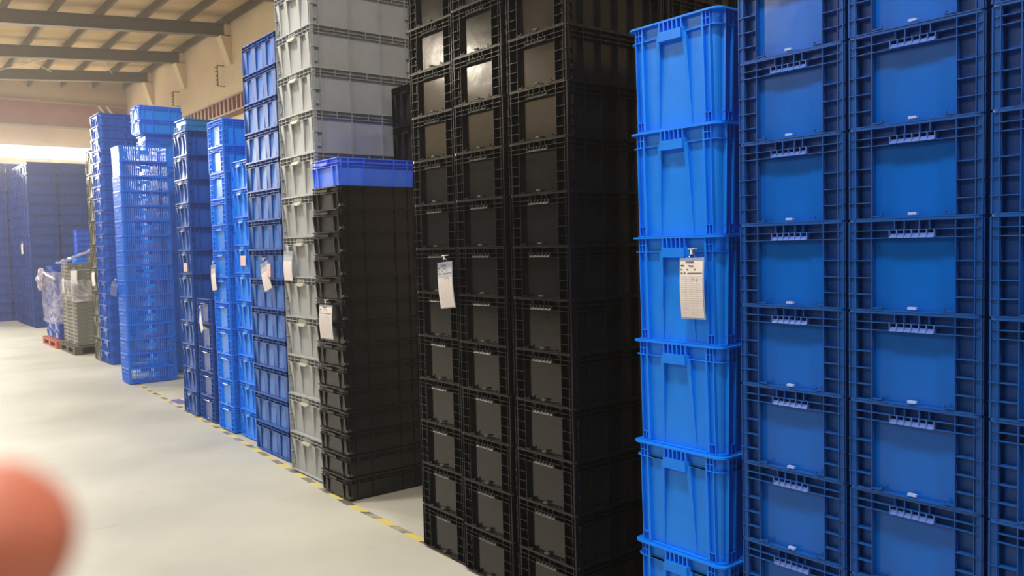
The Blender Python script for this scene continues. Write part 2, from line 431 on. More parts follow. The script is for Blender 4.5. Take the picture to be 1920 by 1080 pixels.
win = bpy.data.objects.new('window_1', None); COL.objects.link(win); win['kind'] = 'structure'; win.location = ((WX0+WX1)/2, Y1, WZ0)
n_p = 7; pw = (WX1-WX0)/n_p
m_pane = mat('bright_pane', (255, 250, 232), .3, emit=(255, 246, 220), es=16)
bm = bmesh.new(); box(bm, -pw/2+.002, pw/2-.002, -.01, .01, .012, WZ1-WZ0-.012); me_p = mesh('pane', bm, m_pane)
for i in range(n_p):
    o = obj('pane', me_p, win, (-(WX1-WX0)/2+(i+.5)*pw, .1, 0))
bm = bmesh.new(); box(bm, WX0-(WX0+WX1)/2, WX1-(WX0+WX1)/2, -.02, .2, 0, .012); box(bm, WX0-(WX0+WX1)/2, WX1-(WX0+WX1)/2, -.02, .2, WZ1-WZ0-.012, WZ1-WZ0)
obj('window_frame', mesh('window_frame', bm, mat('steel_trim', (150, 128, 104), .6)), win)

# roof: panels above purlins above rafters, all sloping gently down to the left
m_roof = mat('roof_insulation', (198, 172, 132), .8, .25, noise=.14, nscale=1.6, bump=.5, bscale=5)
m_steel = mat('painted_steel', (98, 82, 64), .6, .4, noise=.08, nscale=3)
S = .078
def slab(bm, x0, x1, y0, y1, zo, th):
    """sloping block whose underside is zo above roof_z"""
    a, b_ = roof_z(x0)+zo, roof_z(x1)+zo
    hexa(bm, [(x0,y0,a),(x1,y0,b_),(x1,y1,b_),(x0,y1,a),(x0,y0,a+th),(x1,y0,b_+th),(x1,y1,b_+th),(x0,y1,a+th)])
bm = bmesh.new(); slab(bm, X0-.2, X1+.2, Y0-.2, Y1+.2, .16, .05); ceil = struct('ceiling', bm, m_roof)
RY = [18.96-3.25*k for k in range(7, 0, -1)]+[18.96, 22.27, 25.21]
for y in RY:
    bm = bmesh.new()
    slab(bm, X0, X1-.01, y-.006, y+.006, -.28, .26); slab(bm, X0, X1-.01, y-.09, y+.09, -.295, .015); slab(bm, X0, X1-.01, y-.09, y+.09, -.035, .015)
    struct('rafter', bm, m_steel, ceil)
    bm = bmesh.new(); box(bm, X1-.12, X1-.002, y-.09, y+.09, roof_z(X1)-.30, roof_z(X1)-.02)
    hexa(bm, [(X1-.05,y-.14,roof_z(X1)-.95),(X1-.002,y-.14,roof_z(X1)-.95),(X1-.002,y+.14,roof_z(X1)-.95),(X1-.05,y+.14,roof_z(X1)-.95),
              (X1-.25,y-.14,roof_z(X1)-.32),(X1-.002,y-.14,roof_z(X1)-.32),(X1-.002,y+.14,roof_z(X1)-.32),(X1-.25,y+.14,roof_z(X1)-.32)])
    struct('haunch', bm, m_wall, ceil)
px_ = [6.93-.87*k for k in range(16)]
for x in px_:
    bm = bmesh.new(); slab(bm, x-.03, x+.03, Y0, Y1, -.015, .17)
    struct('purlin', bm, m_steel, ceil)
# thin cross braces under the roof between the far rafters
for a, b_ in (((3.2, 22.5), (4.4, 25.0)), ((4.4, 22.5), (3.2, 25.0)), ((5.0, 22.5), (5.9, 25.0))):
    bm = bmesh.new(); tube(bm, [(a[0], a[1], roof_z(a[0])-.1), (b_[0], b_[1], roof_z(b_[0])-.1)], .012, 6)
    struct('brace_rod', bm, mat('pale_steel', (205, 190, 165), .5), ceil)
# two diagonal pipes on the far wall
for dx_ in (0, .22):
    bm = bmesh.new(); tube(bm, [(6.15+dx_, Y1-.13, 6.16), (6.62+dx_, Y1-.13, 5.55)], .03, 8)
    tag(obj('wall_pipe', mesh('wall_pipe', bm, mat('pale_steel', (205, 190, 165), .5))), 'slanting pale pipe on far wall, %s of the two' % ('left' if dx_ == 0 else 'right'), 'pipe', 'slanting pipes on the far wall')
# lamps over the aisle (high bay, off the picture's left)
bm = bmesh.new(); loft(bm, [rloop(.3, .3, .25, 0), rloop(.3, .3, .25, .02), rloop(.12, .12, .1, .16), rloop(.12, .12, .1, .3)], cap1=True)
me_s = mesh('lamp_shade', bm, mat('lamp_metal', (170, 172, 176), .35, metal=.8))
bm = bmesh.new(); tube(bm, [(0, 0, .3), (0, 0, .66)], .008, 6); me_r = mesh('lamp_rod', bm, mat('pale_steel', (205, 190, 165), .5))
for i, (lx, ly) in enumerate(LAMPS):
    t = obj('high_bay_lamp', None, None, (lx, ly, roof_z(lx)-.66)); obj('lamp_shade', me_s, t); obj('lamp_rod', me_r, t)
    tag(t, 'round high bay lamp hanging from the roof over the aisle', 'lamp', 'high bay lamps over the aisle')

# rust-brown corrugated steel band high on the right wall
bm = bmesh.new()
y = 10.0; P_ = .26
while y < 26:
    for (a, b2, d0, d1) in ((0, .30, .22, .22), (.30, .5, .22, .10), (.5, .8, .10, .10), (.8, 1, .10, .22)):
        ya, yb = y+a*P_, y+b2*P_
        hexa(bm, [(X1-d0, ya, 4.74), (X1-.03, ya, 4.74), (X1-.03, yb, 4.74), (X1-d1, yb, 4.74), (X1-d0, ya, 5.03), (X1-.03, ya, 5.03), (X1-.03, yb, 5.03), (X1-d1, yb, 5.03)])
    y += P_
cb = obj('corrugated_beam', mesh('corrugated_beam', bm, mat('rust_brown_steel', (142, 78, 52), .6, .4, noise=.2, nscale=4)))
tag(cb, 'rust-brown corrugated steel band running high along the cream right wall', 'steel band')
bm = bmesh.new(); box(bm, X1-.25, X1-.02, 10, 26, 5.03, 5.07); box(bm, X1-.25, X1-.02, 10, 26, 4.70, 4.74)
obj('edge_rail', mesh('edge_rail', bm, mat('rust_edge', (110, 66, 46), .6)), cb)
# comb-like insulator brackets on the right wall
for (yy, zt, zb, lab) in ((19.37, 5.94, 5.45, 'nearer'), (22.74, 5.87, 5.47, 'farther')):
    t = obj('insulator_bracket', None, None, (X1, yy, zb)); tag(t, 'comb-shaped metal bracket high on the cream wall, the %s of two' % lab, 'bracket', 'comb brackets on the right wall')
    bm = bmesh.new(); tube(bm, [(-.16, 0, 0), (-.16, 0, zt-zb)], .014, 6); tube(bm, [(-.16, 0, zt-zb-.01), (0, 0, zt-zb-.01)], .012, 6); tube(bm, [(-.16, 0, .01), (0, 0, .01)], .012, 6)
    obj('upright', mesh('upright', bm, mat('bracket_steel', (110, 98, 84), .6)), t)
    bm = bmesh.new(); tube(bm, [(-.17, 0, 0), (-.17, .10, 0)], .022, 8); me = mesh('insulator', bm, mat('bracket_steel', (110, 98, 84), .6))
    for k in range(5): obj('insulator', me, t, (0, 0, .05+k*(zt-zb-.1)/4))

# ------------------------------------------------------------------ floor marking tape (flat printed stripes)
mt = bpy.data.materials.new('hazard_tape'); mt.use_nodes = True; nt = mt.node_tree; b = nt.nodes['Principled BSDF']
tc = nt.nodes.new('ShaderNodeTexCoord'); sx = nt.nodes.new('ShaderNodeSeparateXYZ'); nt.links.new(tc.outputs['Object'], sx.inputs[0])
ma = nt.nodes.new('ShaderNodeMath'); ma.operation = 'ADD'; nt.links.new(sx.outputs['X'], ma.inputs[0]); nt.links.new(sx.outputs['Y'], ma.inputs[1])
mm = nt.nodes.new('ShaderNodeMath'); mm.operation = 'PINGPONG'; mm.inputs[1].default_value = .17; nt.links.new(ma.outputs[0], mm.inputs[0])
mg = nt.nodes.new('ShaderNodeMath'); mg.operation = 'GREATER_THAN'; mg.inputs[1].default_value = .085; nt.links.new(mm.outputs[0], mg.inputs[0])
nw = nt.nodes.new('ShaderNodeTexNoise'); nw.inputs['Scale'].default_value = 7; nt.links.new(tc.outputs['Object'], nw.inputs['Vector'])
rw = nt.nodes.new('ShaderNodeValToRGB'); rw.color_ramp.elements[0].position = .42; rw.color_ramp.elements[1].position = .62; nt.links.new(nw.outputs['Fac'], rw.inputs['Fac'])
mc = nt.nodes.new('ShaderNodeMixRGB'); mc.inputs[1].default_value = lin((98, 96, 92)); mc.inputs[2].default_value = lin((214, 196, 96)); nt.links.new(mg.outputs[0], mc.inputs[0])
mc2 = nt.nodes.new('ShaderNodeMixRGB'); mc2.inputs[2].default_value = lin((190, 186, 168)); nt.links.new(mc.outputs[0], mc2.inputs[1])
mw = nt.nodes.new('ShaderNodeMath'); mw.operation = 'MULTIPLY'; mw.inputs[1].default_value = .6; nt.links.new(rw.outputs[0], mw.inputs[0]); nt.links.new(mw.outputs[0], mc2.inputs[0])
nt.links.new(mc2.outputs[0], b.inputs['Base Color']); b.inputs['Roughness'].default_value = .5
line = [(2.335, 2.2), (2.38, 3.9), (2.385, 4.75), (2.45, 5.76), (2.50, 6.6), (2.545, 7.43), (2.61, 8.87), (2.66, 10.0), (2.72, 11.2)]
bm = bmesh.new(); W_ = .022
prev = None
for x, y in line:
    q = [bm.verts.new(p) for p in ((x-W_, y, 0), (x+W_, y, 0), (x+W_, y, .0012), (x-W_, y, .0012))]
    if prev:
        for i in range(4): bm.faces.new((prev[i], prev[(i+1) % 4], q[(i+1) % 4], q[i]))
    else: bm.faces.new(q)
    prev = q
bm.faces.new(prev)
tag(obj('hazard_tape', mesh('hazard_tape', bm, mt)), 'worn yellow and black striped tape line on floor along the stacks', 'floor tape')
bm = bmesh.new(); box(bm, 2.64, 3.3, 10.0, 10.05, 0, .0012)
tag(obj('floor_tape', mesh('floor_tape', bm, mat('pale_yellow_tape', (212, 198, 116), .5))), 'short plain yellow tape branching off beside the perforated blue stack', 'floor tape')
fs = obj('floor_sign', None, None, (2.80, 9.28, 0)); tag(fs, 'purple and white printed floor sign by the dark blue stack foot', 'floor sign')
bm = bmesh.new(); box(bm, -.16, .22, -.2, .16, 0, .0015); obj('sheet', mesh('sheet', bm, mat('sign_white', (205, 206, 214), .5)), fs)
bm = bmesh.new(); box(bm, -.15, -.04, -.19, .15, .0015, .002); box(bm, .06, .12, -.19, .15, .0015, .002); obj('print', mesh('print', bm, mat('sign_purple', (110, 100, 150), .5)), fs)

# ------------------------------------------------------------------ O: navy ladder crates, right of the picture
CO = ladder_crate(.6, .392, .2752, P_NAVY, P_NAVYP, plastic('navy_handle', (66, 104, 190), .4))
NO = 9
def o_order(k, n):
    vis = n-1-k
    if k == 0: return 'at the very foot'
    if k == 1: return 'at photo\'s bottom edge'
    if vis == 0: return 'cut by photo\'s top edge'
    return ORD[vis]+' down from photo\'s top'
for i, (x, y0, nm) in enumerate(((2.414, 1.567, 'left column'), (2.400, 1.157, 'middle column'), (2.381, .745, 'right-edge column'))):
    stack(CO, 'ribbed_crate', x, y0, NO, 'navy ribbed crate, %s, {o}' % nm, 'crate', 'navy ladder-ribbed crates on the right', order=o_order, jit=.0015)

# ------------------------------------------------------------------ N: azure totes
CN = big_tote(.62, .438, .4048, P_AZURE)
stack(CN, 'tall_tote', 2.431, 2.073, 6, 'tall azure tote left of the navy crates, {o}', 'tote', 'tall azure totes', order=downto, jit=.004)

# ------------------------------------------------------------------ L: black ladder crates
CL_ = ladder_crate(.6, .398, .2275, P_BLACK, P_BLACKP, plastic('black_handle', (52, 51, 50), .38), rd=.022)
for x, y0, nm in ((2.340, 3.566, 'left'), (2.318, 3.150, 'middle'), (2.325, 2.728, 'right')):
    stack(CL_, 'ribbed_crate', x, y0, 13, 'black ribbed crate, %s column of tall black group, {o}' % nm, 'crate', 'tall black crate group', jit=.002)
stack(CL_, 'ribbed_crate', 2.945, 2.728, 13, 'black ribbed crate behind the tall group\'s right column, {o}', 'crate', 'tall black crate group', jit=.002)

# ------------------------------------------------------------------ K: low black boxes with the ultramarine box on top; M behind
CK = shallow_box(.585, .40, .1427, P_BLACK)
ks = stack(CK, 'shallow_crate', 2.384, 4.914, 14, 'shallow black crate stacked below the ultramarine box, {o}', 'crate', 'shallow black crates', jit=.002)
for t in ks:
    # a small snapped catch near the lower right corner of each box
    bm = bmesh.new(); CK.bar('-y', -.285, -.25, .028, .033, -.004, .014, bm); CK.bar('-y', -.268, -.264, .033, .046, -.004, .012, bm); CK.bar('-y', -.282, -.279, .033, .042, -.004, .012, bm)
    if t is ks[0]: me_c = mesh('corner_catch', bm, mat('clip_plastic_dark', (62, 62, 64), .4))
    else: bm.free()
    obj('corner_catch', me_c, t)
CV = shallow_box(.575, .395, .176, P_VIOLET, mat('violet_rim', (90, 120, 255), .4), catch=False)
CV.place('open_crate', 2.39, 4.914, 14*.1427, 'ultramarine blue open crate on top of the low black stack', 'crate')
CM = gusset_crate(.6, .38, .27, P_BLACK)
stack(CM, 'gusset_crate', 2.985, 4.86, 10, 'black crate standing behind the low black stack, {o}', 'crate', 'black crates behind the low stack', jit=.002)

# ------------------------------------------------------------------ J: grey, I: wide ribbed blue
CJ = gusset_crate(.80, .578, .2822, P_GREY, plastic('grey_handle', (190, 192, 184), .4))
stack(CJ, 'gusset_crate', 2.454, 5.463, 13, 'large light grey crate in the tall grey stack, {o}', 'crate', 'tall grey crate stack', jit=.002)
CI = wide_rib_box(.5, .66, .2303, P_DARKB, plastic('blue_panel', (44, 112, 204), .3))
stack(CI, 'wide_ribbed_crate', 2.522, 6.252, 14, 'wide-ribbed dark blue crate left of grey stack, {o}', 'crate', 'wide-ribbed blue crates', jit=.002)

# ------------------------------------------------------------------ H: bright blue; G: dark blue
CH = ladder_crate(.6, .385, .2302, P_BRIGHT, plastic('bright_panel', (4, 128, 240), .28), plastic('bright_handle', (40, 150, 250), .4), rd=.018)
stack(CH, 'ribbed_crate', 2.570, 7.410, 12, 'bright blue ribbed crate in the taller blue column, {o}', 'crate', 'bright blue crates', jit=.003)
CH2 = gusset_crate(.6, .385, .2367, P_BRIGHT, plastic('bright_handle2', (60, 165, 250), .4), rd=.02)
stack(CH2, 'gusset_crate', 2.600, 6.945, 10, 'bright blue smooth crate in the shorter blue column, {o}', 'crate', 'bright blue crates', jit=.003)
CG = gusset_crate(.6, .405, .2323, P_DARKB, plastic('dark_blue_handle', (120, 150, 205), .4), su=(-.47, -.42, -.34, .2, .42, .47))
stack(CG, 'gusset_crate', 2.580, 8.460, 12, 'dark blue crate right of the perforated stack, {o}', 'crate', 'dark blue crates', jit=.003)
CG2 = ladder_crate(.6, .405, .2323, P_DARKB, plastic('dark_blue_panel', (40, 76, 160), .3), P_DARKB, rd=.018)
stack(CG2, 'ribbed_crate', 2.595, 7.985, 5, 'dark blue crate in the low five-crate column, {o}', 'crate', 'dark blue crates', jit=.003)

# ------------------------------------------------------------------ F: perforated; E stacks behind; D, C
CF = perforated_crate(.58, .40, .1828, P_SKY)
stack(CF, 'perforated_crate', 2.603, 11.084, 16, 'blue slotted crate in the perforated stack, {o}', 'crate', 'perforated blue crates', jit=.004)
CEs = far_crate(.50, .38, .395, P_BRIGHT)
stack(CEs, 'plain_crate', 3.075, 11.72, 8, 'bright blue plain crate behind perforated stack, {o}', 'crate', 'plain blue crates behind', jit=.003)
CE = shallow_box(.56, .40, .175, P_BRIGHT)
stack(CE, 'shallow_crate', 2.985, 11.62, 2, 'bright blue shallow crate overhanging high behind the perforated stack, {o}', 'crate', 'overhanging shallow blue crates', z0=8*.395+.014, order=lambda k, n: ('lower', 'upper')[k]+' one')
CE2 = far_crate(.6, .4, .395, plastic('cyan_blue_plastic', (20, 132, 214), .4))
stack(CE2, 'plain_crate', 3.09, 10.1, 8, 'cyan plain crate behind tall dark blue column, {o}', 'crate', 'cyan crates behind dark blue column', jit=.003)
CD = nub_crate(.58, .60, .1734, P_MID)
for k in range(21):
    c = CD
    c.place('latched_crate', 2.872+random.uniform(-.004, .004), 13.36, k*.1734, 'mid blue latched crate left of perforated stack, '+upto(k, 21), 'crate', 'mid blue latched crates')
CC = gusset_crate(.6, .375, .3533, P_OLIVE)
stack(CC, 'gusset_crate', 2.876, 13.86, 9, 'grey-green crate in narrow stack behind grey pallet, {o}', 'crate', 'grey-green crates', jit=.003)

# ------------------------------------------------------------------ A: far wall of dark blue crates
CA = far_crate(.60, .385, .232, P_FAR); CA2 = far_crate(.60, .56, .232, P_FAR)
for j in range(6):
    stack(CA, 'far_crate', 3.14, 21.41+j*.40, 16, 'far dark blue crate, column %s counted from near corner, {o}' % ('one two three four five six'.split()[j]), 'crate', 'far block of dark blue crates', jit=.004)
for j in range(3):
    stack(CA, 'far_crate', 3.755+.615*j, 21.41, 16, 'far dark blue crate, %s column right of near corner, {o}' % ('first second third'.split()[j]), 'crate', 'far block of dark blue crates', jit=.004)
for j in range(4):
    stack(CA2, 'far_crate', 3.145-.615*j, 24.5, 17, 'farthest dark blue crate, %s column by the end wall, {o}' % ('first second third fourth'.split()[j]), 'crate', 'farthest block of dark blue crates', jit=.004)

# ------------------------------------------------------------------ pallets and their loads
def pallet(name, x0, x1, y0, y1, m, label):
    t = obj(name, None, None, ((x0+x1)/2, (y0+y1)/2, 0)); tag(t, label, 'pallet', None)
    W, D = x1-x0, y1-y0
    n = 7
    bm = bmesh.new(); box(bm, -W/2, W/2, -.05, .05, -.011, .011); me = mesh('deck_slat', bm, m)
    for i in range(n): obj('deck_slat', me, t, (0, -D/2+.05+i*(D-.1)/(n-1), .131))
    bm = bmesh.new(); box(bm, -.06, .06, -D/2, D/2, -.01, .01); mb = mesh('runner', bm, m)
    for sx_ in (-W/2+.06, 0, W/2-.06): obj('runner', mb, t, (sx_, 0, .01)); obj('runner', mb, t, (sx_, 0, .11))
    bm = bmesh.new(); box(bm, -.058, .058, -.07, .07, -.04, .04); mk = mesh('block', bm, m)
    for sx_ in (-W/2+.06, 0, W/2-.06):
        for sy_ in (-D/2+.08, 0, D/2-.08): obj('block', mk, t, (sx_, sy_, .06))
    return t
pallet('pallet', 2.70, 3.5, 16.12, 17.45, mat('red_pallet_plastic', (176, 92, 76), .6, noise=.1), 'red pallet under the film-wrapped blue crates')
pallet('pallet', 2.74, 3.66, 14.82, 16.06, mat('dark_wood', (84, 74, 68), .7, noise=.2), 'dark brown pallet under the folded grey crates')
CB = shallow_box(.6, .58, .15, plastic('wrapped_blue', (40, 84, 190), .35)); 
for j, nm in ((0, 'right'), (1, 'left')):
    stack(CB, 'shallow_crate', 2.76, 16.48+j*.6, 8, 'film-wrapped blue crate on red pallet, %s column, {o}' % nm, 'crate', 'film-wrapped blue crates', z0=.142)
CT = shallow_box(.62, .60, .06, plastic('lid_blue', (20, 104, 220), .4))
CT.place('blue_tray', 2.75, 16.78,   .142+1.215, 'flat bright blue tray lying on top of the film-wrapped crates', 'tray')
CS = Crate(.40, .53, .0605, P_SLATE, rd=.010, r=.01, seg=2)
CS.ring(CS.h-.014, CS.h, 0); CS.ring(.014, .024, 0)
for u in (-.48, -.36, -.24, -.12, .12, .24, .36, .48): CS.bar('-x', u*.53-.006, u*.53+.006, .014, CS.h-.006, 0, .011); 
for u in (-.46, -.2, .2, .46): CS.bar('-y', u*.40-.006, u*.40+.006, .014, CS.h-.006, 0, .011)
CS.done()
for f, u in (('-x', .05), ('-y', .03)):
    b = bmesh.new(); CS.bar(f, -u, u, .03, .045, -.002, .01, b); CS.add('grip', b, mat('pale_grip', (150, 152, 150), .5))
for j, (yy, nm, n) in enumerate(((15.13, 'right', 20), (15.68, 'left', 22))):
    stack(CS, 'folded_crate', 2.80, yy, n, 'folded grey crate, %s front column on brown pallet, {o}' % nm, 'folded crate', 'folded grey crates on the pallet', z0=.142, jit=.003)
CS2 = gusset_crate(.40, .53, .245, P_SLATE)
for j, (yy, nm) in enumerate(((15.13, 'right'), (15.68, 'left'))):
    stack(CS2, 'gusset_crate', 3.22, yy, 6, 'slate-grey crate, %s rear column on brown pallet, {o}' % nm, 'crate', 'rear grey crates on the pallet', z0=.142)
stack(CEs, 'plain_crate', 3.36, 17.84, 4, 'bright blue plain crate behind the film-wrapped load, {o}', 'crate', 'plain blue crates behind the wrapped load', jit=.003)
CX = shallow_box(.30, .30, .10, plastic('little_blue', (20, 104, 235), .4))
stack(CX, 'small_bin', 3.40, 17.84, 5, 'small bright blue bin rising behind the wrapped pallet load, {o}', 'bin', 'small blue bins behind the pallets', z0=4*.395+.014, order=downto)

# stretch film
m_film = bpy.data.materials.new('stretch_film'); m_film.use_nodes = True; nt = m_film.node_tree; b = nt.nodes['Principled BSDF']
b.inputs['Base Color'].default_value = lin((224, 222, 236)); b.inputs['Roughness'].default_value = .18
tc = nt.nodes.new('ShaderNodeTexCoord'); nn = nt.nodes.new('ShaderNodeTexNoise'); nn.inputs['Scale'].default_value = 5; nn.inputs['Detail'].default_value = 6; nn.inputs['Distortion'].default_value = 1.5
nt.links.new(tc.outputs['Object'], nn.inputs['Vector'])
rr = nt.nodes.new('ShaderNodeMapRange'); rr.inputs['From Min'].default_value = .35; rr.inputs['From Max'].default_value = .75; rr.inputs['To Min'].default_value = .05; rr.inputs['To Max'].default_value = .75
nt.links.new(nn.outputs['Fac'], rr.inputs['Value']); nt.links.new(rr.outputs['Result'], b.inputs['Alpha'])
m_film3 = mat('white_film', (226, 222, 232), .3, alpha=.88, bump=.6, bscale=12)
m_film2 = mat('bunched_film', (216, 206, 224), .25, alpha=.82, bump=.8, bscale=25)
def film_box(name, x0, x1, y0, y1, z0, z1, label, seed):
    rnd = random.Random(seed); bm = bmesh.new(); N, Mz = 28, 22; rings = []
    loop = []
    for (ax, ay, bx, by) in ((x0, y1, x0, y0), (x0, y0, x1, y0), (x1, y0, x1, y1), (x1, y1, x0, y1)):
        for k in range(N//4): loop.append((ax+(bx-ax)*k/(N//4), ay+(by-ay)*k/(N//4)))
    cx, cy = (x0+x1)/2, (y0+y1)/2
    for j in range(Mz):
        ring = []
        for (x, y) in loop:
            o = rnd.uniform(.004, .024); d = Vector((x-cx, y-cy, 0)).normalized()
            ring.append(bm.verts.new((x+d.x*o, y+d.y*o, z0+(z1-z0)*j/(Mz-1)+rnd.uniform(-.01, .01))))
        rings.append(ring)
    for a, b_ in zip(rings, rings[1:]):
        for k in range(len(a)): bm.faces.new((a[k], a[(k+1) % len(a)], b_[(k+1) % len(a)], b_[k]))
    o = obj(name, mesh(name, bm, m_film, True)); tag(o, label, 'plastic film'); return o
fb = film_box('stretch_film', 2.735, 3.39, 16.16, 17.4, .42, 1.33, 'clear stretch film wrapped round the blue crates on the red pallet', 3)
bm = bmesh.new(); bmesh.ops.create_icosphere(bm, subdivisions=4, radius=1)
rnd = random.Random(5)
from mathutils import noise as mnoise
for v in bm.verts:
    n_ = mnoise.noise(v.co*3.1)*.55+mnoise.noise(v.co*8)*.25
    v.co = v.co*(1+n_); v.co = Vector((v.co.x*.07, v.co.y*.16, v.co.z*.15+(-.05 if v.co.y > 0 else .02)))
o = obj('film_bunch', mesh('film_bunch', bm, m_film2, True), fb); o.location = (2.72, 17.35, 1.20)
bm = bmesh.new()
pts = [(2.71, 17.3, 1.24), (2.715, 17.0, 1.32), (2.71, 16.7, 1.27), (2.715, 16.4, 1.25), (2.72, 16.1, 1.21)]
tube(bm, pts, .022, 8); obj('film_rope', mesh('film_rope', bm, m_film2, True), fb)
def sheet(name, quad, label, nx=14, ny=6, amp=.025, seed=1, m=None):
    rnd = random.Random(seed); bm = bmesh.new(); a, b_, c_, d_ = [Vector(q) for q in quad]; g = []
    for i in range(nx+1):
        row = []
        for j in range(ny+1):
            s, t = i/nx, j/ny
            p = (a*(1-s)+b_*s)*(1-t)+(d_*(1-s)+c_*s)*t; p.z += rnd.uniform(-amp, amp)
            row.append(bm.verts.new(p))
        g.append(row)
    for i in range(nx):
        for j in range(ny): bm.faces.new((g[i][j], g[i+1][j], g[i+1][j+1], g[i][j+1]))
    bmesh.ops.solidify(bm, geom=bm.faces[:], thickness=.002)
    o = obj(name, mesh(name, bm, m or m_film2, True)); tag(o, label, 'plastic film'); return o
sheet('film_sheet', [(2.85, 16.95, 1.47), (3.30, 15.72, 1.74), (3.42, 15.76, 1.74), (2.97, 17.0, 1.47)], 'pale plastic sheet slanting from blue load up to grey load', m=m_film3)
film2 = film_box('stretch_film', 2.775, 3.21, 14.84, 15.97, .86, 1.22, 'clear stretch film band round the folded grey crates', 9)
sheet('film_sheet', [(2.79, 15.42, 1.375), (2.79, 14.86, 1.375), (3.19, 14.86, 1.375), (3.19, 15.42, 1.375)], 'crumpled white film lying on top of the front grey column', nx=8, amp=.006, seed=4)

# ------------------------------------------------------------------ hanging document tags
m_paper = mat('paper', (226, 220, 222), .7, .3, noise=.02, nscale=30)
m_ink = mat('ink', (96, 96, 112), .8); m_ink2 = mat('faint_ink', (176, 176, 188), .8)
m_sleeve = mat('clear_sleeve', (190, 205, 225), .12, alpha=.38)
m_ring = mat('steel_ring', (200, 200, 200), .2, metal=1)
m_pink = mat('pink_label', (222, 188, 192), .7, noise=.12, nscale=50)
m_cable = mat('zip_tie', (232, 236, 240), .4)
def doc_tag(x, y, ztop, w, h, label, rz=0.0, tilt=0.0, ink=True, dull=False):
    """hangs in front of a -X face; y,ztop = centre of the top edge, rz swings it off the face"""
    t = obj('document_tag', None, None, (x, y, ztop)); t.rotation_euler = (tilt, 0, rz); tag(t, label, 'tag', 'hanging document tags')
    bm = bmesh.new(); n = 6
    def curved(y0, y1, z0, z1, th, off):
        b_ = bmesh.new(); rows = []
        for k in range(n+1):
            z = z0+(z1-z0)*k/n; c_ = off-.006*math.sin(PI*(z1-z)/(z1-z0+1e-6))
            rows.append([b_.verts.new(p) for p in ((c_, y0, z), (c_, y1, z), (c_+th, y1, z), (c_+th, y0, z))])
        for a, q in zip(rows, rows[1:]):
            for i in range(4): b_.faces.new((a[i], a[(i+1) % 4], q[(i+1) % 4], q[i]))
        b_.faces.new(rows[0]); b_.faces.new(rows[-1][::-1]); return b_
    obj('paper', mesh('paper', curved(-w/2+.004, w/2-.004, -h+.006, -.012 if not dull else -.03, .0006, 0), m_paper), t)
    obj('clear_sleeve', mesh('clear_sleeve', curved(-w/2-.002, w/2-.001, -h, 0, .0010, .0012), m_sleeve), t)
    if ink:
        b_ = bmesh.new(); b2_ = bmesh.new()
        def dash(bb, u0, u1, v, th):   # u from left seen from the aisle, v down from top
            y0_, y1_ = w/2-u0*w, w/2-u1*w; z = -v*h
            c_ = -.006*math.sin(PI*v)-.0012
            box(bb, c_, c_+.0004, min(y0_, y1_), max(y0_, y1_), z-th, z)
        rr_ = random.Random(int(y*100))
        for k in range(5): dash(b_, .27+k*.068, .325+k*.068, .055, .006)     # heading, too blurred to read
        dash(b_, .07, .2, .115, .004); dash(b_, .42, .6, .125, .004); dash(b_, .38, .44, .12, .003)
        for k in (.07, .32, .62): dash(b_, k, k+.06, .18, .004)
        dash(b_, .08, .15, .235, .0045); dash(b_, .2, .27, .235, .0045); dash(b_, .36, .95, .242, .003)
        k = .30
        while k < .94: dash(b2_, .05, .95, k, .0006); k += .035
        for k in (.28, .52, .74):
            y_ = w/2-k*w; box(b2_, -.0078, -.0074, y_-.0003, y_+.0003, -.92*h, -.3*h)
        dash(b2_, .55, .62, .33, .006); dash(b2_, .7, .76, .34, .006)
        obj('printed_text', mesh('printed_text', b_, m_ink), t); obj('printed_grid', mesh('printed_grid', b2_, m_ink2), t)
    b_ = bmesh.new(); pts = [(.004, .013*math.cos(a), .006+.013*math.sin(a)) for a in [2*PI*k/14 for k in range(15)]]
    tube(b_, pts, .0014, 6); obj('ring', mesh('ring', b_, m_ring, True), t)
    b_ = bmesh.new(); box(b_, -.003, .004, -.003, .003, .012, .032); box(b_, -.003, .018, -.014, .014, .030, .034); obj('zip_tie', mesh('zip_tie', b_, m_cable), t)
    return t
doc_tag(2.404, 1.966, 1.551, .112, .226, 'white form in clear sleeve hanging on the azure totes', tilt=math.radians(-1.0))
doc_tag(2.308, 3.442, 1.537, .125, .232, 'white form in clear sleeve hanging on the tall black group', rz=math.radians(2), tilt=math.radians(-5), dull=True)
doc_tag(2.360, 4.895, 1.258, .185, .22, 'white form hanging on the low black crates', tilt=math.radians(-1))
doc_tag(2.434, 5.620, 1.610, .15, .215, 'cloudy clear sleeve hanging on the grey crates', tilt=math.radians(2), ink=False, dull=True)
doc_tag(2.490, 6.215, 1.525, .13, .225, 'crumpled document sleeve hanging on the wide-ribbed blue crates', tilt=math.radians(-17), rz=math.radians(4), ink=False, dull=True)
doc_tag(2.550, 7.545, 1.500, .12, .235, 'tilted document sleeve hanging on bright blue crates', tilt=math.radians(-6), ink=False, dull=True)
doc_tag(2.555, 7.975, 1.075, .13, .22, 'tilted document sleeve hanging on the dark blue crates', tilt=math.radians(-24), rz=math.radians(-8), ink=False, dull=True)
doc_tag(2.585, 11.30, 1.27, .12, .18, 'small folded tag on the left edge of the perforated stack', tilt=math.radians(-14), rz=math.radians(-50), ink=False, dull=True)
doc_tag(2.855, 13.80, 1.36, .20, .22, 'pale tag on the narrow grey-green stack', tilt=math.radians(-6), ink=False)
doc_tag(2.785, 15.72, 1.24, .17, .26, 'white paper on the folded grey crates\' left column', ink=False)
doc_tag(2.79, 14.85, 1.38, .12, .24, 'white paper on the near corner of folded grey crates', ink=False, rz=math.radians(40))
doc_tag(3.118, 22.2, 1.93, .26, .26, 'narrow white tag on the far block of dark blue crates', ink=False)
